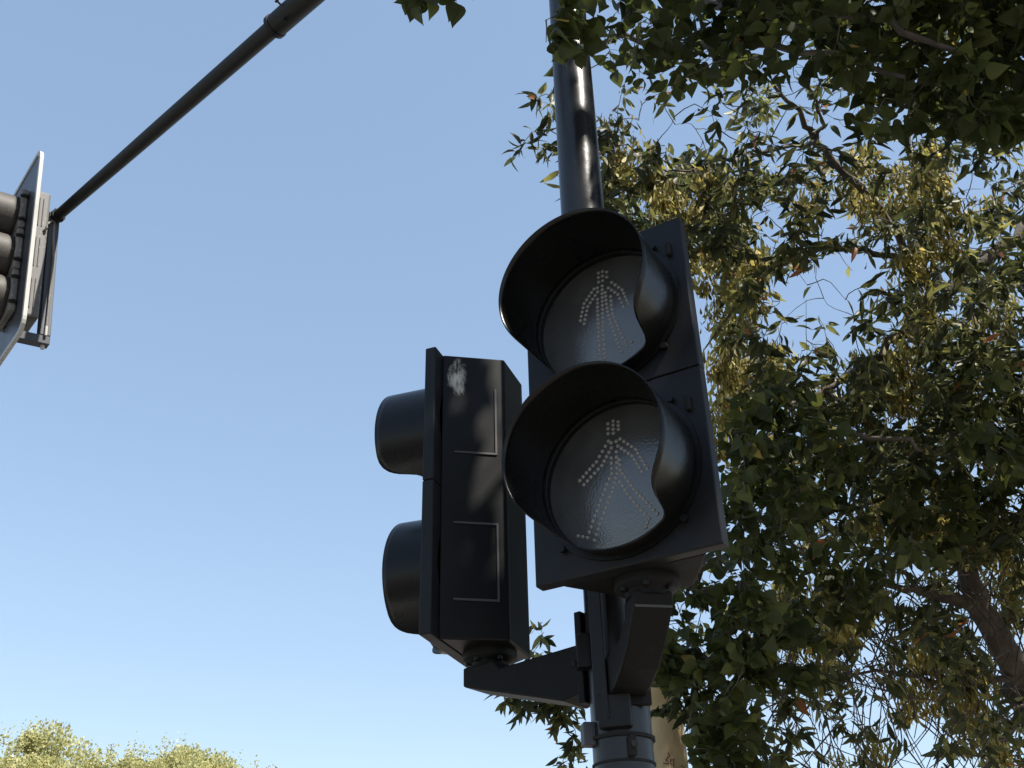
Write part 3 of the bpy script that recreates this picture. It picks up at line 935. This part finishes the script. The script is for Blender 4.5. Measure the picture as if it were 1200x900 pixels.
def leaves_as_objects(O, D, S, LVv, templates, mat, parent, name, n_single, rng_, up_bias):
    x, y, d = project(O)
    inv_ = (d > 0.3) & (x > -20) & (x < 1220) & (y > -20) & (y < 920)
    size = np.where(inv_, S/np.maximum(d, 0.3), 0)
    order = np.argsort(-size)[:n_single]
    lvs = (0.15, 0.3, 0.4, 0.5, 0.65, 0.85, 1.0)
    var = single_variants(name, templates, mat, lvs)
    X, Y, Z = frames(D, rng_, up_bias)
    base = Vector(parent.location)
    for i in order:
        k = int(np.argmin([abs(LVv[i]-l) for l in lvs]))
        o = bpy.data.objects.new(name, var[k]); COL.objects.link(o); o.parent = parent
        Rm = Matrix((X[i], Y[i], Z[i])).transposed().to_4x4()
        o.matrix_local = Matrix.Translation(Vector(O[i])-base) @ Rm @ Matrix.Scale(S[i], 4)
    rest = np.ones(len(O), bool); rest[order] = False
    return rest
k = keep_clear(O, D, S)
Q = O - np.array([PX, PY, 3.75]); al = Q @ Sd                     # opening cut in the leaves so the sun reaches the post
Q = Q - al[:, None]*Sd
xx, yy, dd = project(O + D*S[:, None]*0.5)
k &= ~((dd < 4.3) & (xx > 762) & (xx < 806) & (yy > 838) & (yy < 960))   # the trunk shows bare here
k &= ~((al > 0.5) & (np.abs(Q @ np.array([Sd[1], -Sd[0], 0])/math.hypot(Sd[0], Sd[1])) < 0.10) & (np.abs(Q[:, 2]) < 0.32) & (rng.random(len(O)) < 0.86))
O, D, S, LVv = O[k], D[k], S[k], LVv[k]
NB = len(O)
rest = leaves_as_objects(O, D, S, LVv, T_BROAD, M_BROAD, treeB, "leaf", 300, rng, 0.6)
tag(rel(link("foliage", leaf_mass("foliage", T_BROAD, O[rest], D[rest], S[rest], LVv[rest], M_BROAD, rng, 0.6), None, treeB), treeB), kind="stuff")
tag(rel(link("twigs", twig_mesh(twB, "twigs", M_BARK), None, treeB), treeB), kind="stuff")
# scratched letters on the pale trunk
def stroke(q, pts):
    P = []
    for x, y in pts:
        r0 = ray(x, y); best = None
        for d in np.linspace(3.9, 4.6, 350):     # first hit with the trunk surface
            p_ = CAM + r0*d
            i = np.argmin(((TB_C[:, :3]-p_)**2).sum(1))
            j = min(max(i, 1), len(TB_C)-2)
            a, b_ = (TB_C[i], TB_C[i+1]) if np.linalg.norm(TB_C[min(i+1, len(TB_C)-1), :3]-p_) < np.linalg.norm(TB_C[i-1, :3]-p_) else (TB_C[i-1], TB_C[i])
            ab = b_[:3]-a[:3]; tt = np.clip(((p_-a[:3])@ab)/(ab@ab), 0, 1)
            if np.linalg.norm(p_-(a[:3]+ab*tt)) < a[3]+(b_[3]-a[3])*tt + 0.001: best = p_; break
        if best is not None: P.append(best)
    if len(P) > 1: q.tube([tuple(p_) for p_ in P], 0.0021, 6)
q = MB()
stroke(q, [(785, 885), (782, 888), (780, 891), (783, 892), (784, 895), (780, 895), (777, 894)])
stroke(q, [(784, 884), (783, 882)])
stroke(q, [(786, 889), (786, 894), (788, 896)]); stroke(q, [(787, 891), (790, 889), (789, 894), (790, 899)])
sm = q.build("scratched_mark", M_SCRATCH, treeB); rel(sm, treeB)
for ch in treeB.children:
    if ch.name.split('.')[0] in ("trunk", "branch"): rel(ch, treeB)

# ------------------------------------------------------------------ narrow-leaved tree with hanging seed bunches
gA = np.array([3.55, 4.6, 0.0])
treeA = empty("seeding_tree", tuple(gA))
tag(treeA, "brown-barked tree with narrow leaves and hanging tan seed bunches over the pavement", "tree")
woodA = []
base = [(gA[0], gA[1], -0.05, 0.15), (gA[0]-0.05, gA[1], 0.9, 0.125), (gA[0]-0.1, gA[1]+0.05, 1.8, 0.11)]
woodA.append(limb("trunk", base + [(*at(1330, 520, 5.3), .09), (*at(1340, 300, 5.4), .07), (*at(1320, 80, 5.6), .05), (*at(1290, -140, 5.8), .03)], M_BARK, treeA, 18, 0.01)[:, :3])
for pts in (
    [(gA[0]-0.1, gA[1]+0.05, 1.75, .08)] + pxl((1235, 850, 5.1, .075), (1196, 787, 5.05, .068), (1160, 730, 5.0, .060), (1138, 686, 5.0, .050), (1128, 600, 5.0, .036), (1118, 520, 5.0, .026), (1105, 430, 5.1, .018)),
    pxl((1145, 700, 5.0, .036), (1105, 700, 4.95, .028), (1060, 688, 4.9, .018), (1010, 690, 4.8, .010), (960, 720, 4.7, .005)),
    pxl((1330, 190, 5.3, .042), (1250, 235, 5.2, .034), (1190, 280, 5.1, .030), (1120, 335, 5.0, .026), (1060, 390, 4.9, .022), (1000, 432, 4.8, .017), (955, 465, 4.7, .012), (900, 500, 4.6, .006)),
    pxl((1100, 352, 5.0, .024), (1050, 275, 4.9, .018), (1000, 215, 4.8, .018), (958, 165, 4.75, .016), (925, 120, 4.7, .010), (900, 70, 4.6, .005)),
    pxl((958, 165, 4.75, .012), (905, 178, 4.6, .009), (845, 190, 4.5, .006), (780, 200, 4.4, .004), (720, 170, 4.3, .003), (640, 150, 4.2, .002)),
    pxl((958, 165, 4.75, .008), (957, 120, 4.7, .006), (950, 70, 4.6, .003)),
    pxl((1050, 300, 4.9, .014), (1000, 292, 4.8, .014), (940, 298, 4.7, .012), (870, 332, 4.6, .008), (850, 380, 4.5, .005), (825, 410, 4.5, .003)),
    pxl((1068, 400, 5.6, .02), (1068, 300, 5.7, .019), (1068, 200, 5.8, .016), (1064, 100, 5.9, .010)),
    pxl((1098, 420, 5.9, .02), (1096, 330, 6.0, .020), (1095, 220, 6.1, .018), (1090, 120, 6.2, .010)),
    pxl((1060, 480, 4.9, .016), (1030, 440, 5.0, .014), (985, 470, 4.9, .010), (940, 440, 4.8, .004)),
    pxl((1215, 830, 5.1, .03), (1185, 850, 5.0, .022), (1165, 890, 4.9, .012), (1120, 930, 4.8, .006)),
    pxl((1200, 790, 5.05, .02), (1120, 800, 4.9, .010), (1030, 790, 4.8, .007), (950, 800, 4.7, .004), (880, 840, 4.6, .003)),
    pxl((1330, 520, 5.3, .05), (1260, 480, 5.1, .03), (1180, 470, 5.0, .02), (1090, 500, 4.9, .010), (1020, 560, 4.8, .005)),
    pxl((955, 465, 4.7, .008), (880, 480, 4.5, .006), (840, 520, 4.4, .004), (815, 560, 4.3, .003)),
    pxl((880, 840, 4.6, .004), (780, 830, 4.55, .0035), (700, 822, 4.5, .003), (630, 812, 4.5, .002))):
    C_ = limb("branch", pts, M_BARK, treeA, 10, 0.012)
    woodA.append(C_[:, :3])
for ch in treeA.children: rel(ch, treeA)
attrA = []
for x, y, j, i in sample_attr('N'):
    d = 3.9 + 2.2*rng.random()**1.2
    if x < 780 and y > 730: d = 4.45+0.2*rng.random()
    elif x < 720: d = 4.1 + 0.4*rng.random()
    if x < 600+50 and y > 730 and (x < 585 or y < 800): continue
    P = at(x, y, d)
    if P[2] > 0.6: attrA.append(P)
for x, y in ((625, 790), (633, 735), (590, 818), (604, 815), (615, 822), (632, 823), (648, 830), (660, 838), (668, 850), (676, 868), (680, 885), (655, 822), (640, 815), (670, 826), (628, 760)):
    attrA.append(at(x, y, 4.5))
twA = grow(np.concatenate(woodA), attrA, rng, 0.15)
O, D = [], []
for P, r0, r1 in twA:
    if rng.random() < 0.06: continue
    nl = rng.integers(9, 19)
    for _ in range(nl):
        s_ = min(max(1-abs(rng.normal())*0.27, 0), 1)*(len(P)-1); i = min(int(s_), len(P)-2)
        p_ = P[i] + (P[i+1]-P[i])*(s_-i)
        dv = rng.normal(size=3)*np.array([1, 1, 0.6]); dv[2] -= 0.75
        dv /= np.linalg.norm(dv)
        O.append(p_ + dv*0.008 + rng.normal(size=3)*0.014); D.append(dv)
O, D = np.array(O), np.array(D)
S = rng.uniform(0.050, 0.092, len(O))
LVv = np.clip(rng.normal(0.5, 0.24, len(O)), 0, 0.93); LVv[rng.random(len(O)) < 0.006] = 1.0
k = keep_clear(O, D, S); O, D, S, LVv = O[k], D[k], S[k], LVv[k]
NA = len(O)
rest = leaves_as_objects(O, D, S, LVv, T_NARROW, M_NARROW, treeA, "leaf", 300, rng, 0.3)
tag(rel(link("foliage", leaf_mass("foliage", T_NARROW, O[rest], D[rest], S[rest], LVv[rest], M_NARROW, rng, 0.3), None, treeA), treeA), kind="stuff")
# bare hanging twigs low on the right
bare = []
nodesA = np.concatenate(woodA)
for _ in range(190):
    x, y = rng.uniform(900, 1200), rng.uniform(740, 960)
    d = rng.uniform(4.3, 5.6)
    a = at(x, y, d)
    L = rng.uniform(0.25, 0.7)
    dr = rng.normal(size=3)*np.array([.55, .3, .2]); dr[2] += 0.9; dr /= np.linalg.norm(dr)
    ts = np.linspace(0, 1, 6)[:, None]
    bare.append((a + dr*L*ts + rng.normal(size=3)*0.10*np.sin(ts*math.pi), 0.0018, 0.0042))
tag(rel(link("twigs", twig_mesh(twA+bare, "twigs", M_BARK), None, treeA), treeA), kind="stuff")

# seed bunches: each one a part
def seed_mesh(rg, n, ln, wd):
    t_ = rg.random(n)**0.8
    O = np.stack([rg.normal(size=n)*wd*(0.35+0.65*np.sin(t_*math.pi)), rg.normal(size=n)*wd*(0.35+0.65*np.sin(t_*math.pi)), -t_*ln], 1)
    D = rg.normal(size=(n, 3))*np.array([.45, .45, .25]); D[:, 2] -= 1.0
    S = rg.uniform(0.038, 0.060, n)
    lv = np.clip(rg.normal(0.5, 0.22, n), 0, 1)
    return leaf_mass("seed_bunch", T_SEED, O, D, S, lv, M_SEED, rg, 0.0)
seedm = [seed_mesh(rng, int(n), l, w) for n, l, w in ((130, .15, .040), (100, .12, .036), (160, .20, .042), (90, .10, .040), (190, .24, .050))]
spots = []
def patch(x0, x1, y0, y1, n, d0, d1):
    for _ in range(n): spots.append((rng.uniform(x0, x1), rng.uniform(y0, y1), rng.uniform(d0, d1)))
patch(755, 885, 190, 330, 22, 4.2, 5.0)
patch(700, 800, 120, 230, 8, 4.2, 4.8)
patch(995, 1100, 140, 230, 14, 4.6, 5.4)
patch(1060, 1170, 170, 270, 8, 4.6, 5.6)
patch(830, 905, 395, 450, 12, 4.3, 4.7)
patch(1040, 1090, 270, 400, 10, 4.6, 5.2)
patch(1000, 1060, 400, 520, 8, 4.5, 5.3)
patch(1080, 1175, 590, 690, 20, 4.2, 4.9)
patch(900, 1060, 560, 720, 14, 4.4, 5.4)
patch(940, 1000, 150, 240, 5, 4.6, 5.4)
patch(840, 950, 600, 740, 9, 4.6, 5.4)
patch(1050, 1200, 420, 560, 10, 4.8, 5.6)
patch(1050, 1130, 740, 830, 10, 4.6, 5.2)
patch(1120, 1200, 600, 780, 14, 4.6, 5.6)
patch(900, 1190, 700, 880, 18, 4.7, 5.6)
patch(820, 900, 330, 520, 10, 4.5, 5.2)
patch(900, 1150, 400, 640, 18, 4.8, 5.8)
patch(1100, 1190, 330, 420, 7, 5.0, 5.8)
for x, y, d in spots:
    if 1040 < x < 1215 and d < 5.2 and abs(y+25 - np.interp(x, (1040, 1060, 1138, 1160, 1215), (690, 688, 690, 730, 820))) < 52: continue
    P = at(x, y, d)
    o = bpy.data.objects.new("seed_bunch", random.choice(seedm)); COL.objects.link(o); o.parent = treeA
    sc_ = rng.uniform(0.75, 1.25)
    o.matrix_local = Matrix.Translation(Vector(P-gA)) @ Matrix.Rotation(rng.uniform(0, 6.28), 4, 'Z') @ Matrix.Scale(sc_, 4)
    o["kind"] = "stuff"

# ------------------------------------------------------------------ far sunlit trees at the foot of the sky
def far_tree(px, ptop, d, rx, hz, label, seed):
    rg = np.random.default_rng(seed)
    topP = at(px, ptop, d)
    base_ = (topP[0], topP[1], -0.13)
    t_ = empty("distant_tree", base_)
    tag(t_, label, "tree", "distant sunlit trees")
    H = topP[2]+0.13
    q = MB(); q.tube([(0, 0, -0.1), (0.05, 0, H*0.3), (0.0, 0.1, H*0.6), (0.1, 0, H*0.85)], [.28, .22, .15, .05], 12)
    for a in range(5):
        an = a*1.26; q.tube([(0, 0, H*(0.3+0.06*a)), (rx*0.3*math.cos(an), rx*0.3*math.sin(an), H*(0.45+0.06*a)), (rx*0.6*math.cos(an), rx*0.6*math.sin(an), H*(0.55+0.06*a))], [.12, .08, .03], 8)
    q.build("trunk", M_BARK, t_)
    cl = []
    nc = 95
    for _ in range(nc):
        v = rg.normal(size=3); v /= np.linalg.norm(v); v *= (0.55+0.45*rg.random())
        cl.append((v[0]*rx*0.85, v[1]*rx*0.85, H-hz/2 - 0.2 + v[2]*(hz/2-0.30)))
    O, D, S = [], [], []
    for c in cl:
        r_ = rg.uniform(0.28, 0.9)*rx*0.30
        n = 950
        v = rg.normal(size=(n, 3)); v /= np.linalg.norm(v, axis=1, keepdims=True)
        O.append(np.array(c)+v*(r_*rg.random((n, 1))**0.45)*np.array([1, 1, 0.8])); D.append(v+rg.normal(size=(n, 3))*0.7+np.array([0, 0, 0.3])); S.append(rg.uniform(0.07, 0.15, n))
    # feathery shoots on the outline
    for _ in range(70):
        v = rg.normal(size=3); v[2] = abs(v[2])+0.4; v /= np.linalg.norm(v)
        c = np.array([v[0]*rx*0.9, v[1]*rx*0.9, H-hz/2-0.3+v[2]*(hz/2-0.25)]); n = 40
        O.append(c+rg.normal(size=(n, 3))*np.array([.09, .09, .22])); D.append(rg.normal(size=(n, 3))+np.array([0, 0, 0.5])); S.append(rg.uniform(0.06, 0.12, n))
    O, D, S = np.concatenate(O), np.concatenate(D), np.concatenate(S)
    lv = np.clip(rg.normal(0.5, 0.25, len(O)), 0, 1)
    tag(link("crown", leaf_mass("crown", T_FAR, O, D, S, lv, M_FAR, rg, 0.8), None, t_), kind="stuff")
far_tree(40, 846, 34, 3.4, 6.0, "tallest yellow-green distant tree of the row beyond the road", 3)
far_tree(190, 860, 36, 3.2, 5.5, "round-topped yellow-green distant tree between its taller and lower neighbours", 4)
far_tree(272, 880, 38, 3.2, 5.0, "lowest yellow-green distant tree at the end of the row", 5)
far_tree(-90, 850, 35, 3.2, 6.0, "yellow-green distant tree at the outer end of the row", 6)
print("leaves", NB, NA, "objects", len(bpy.data.objects))
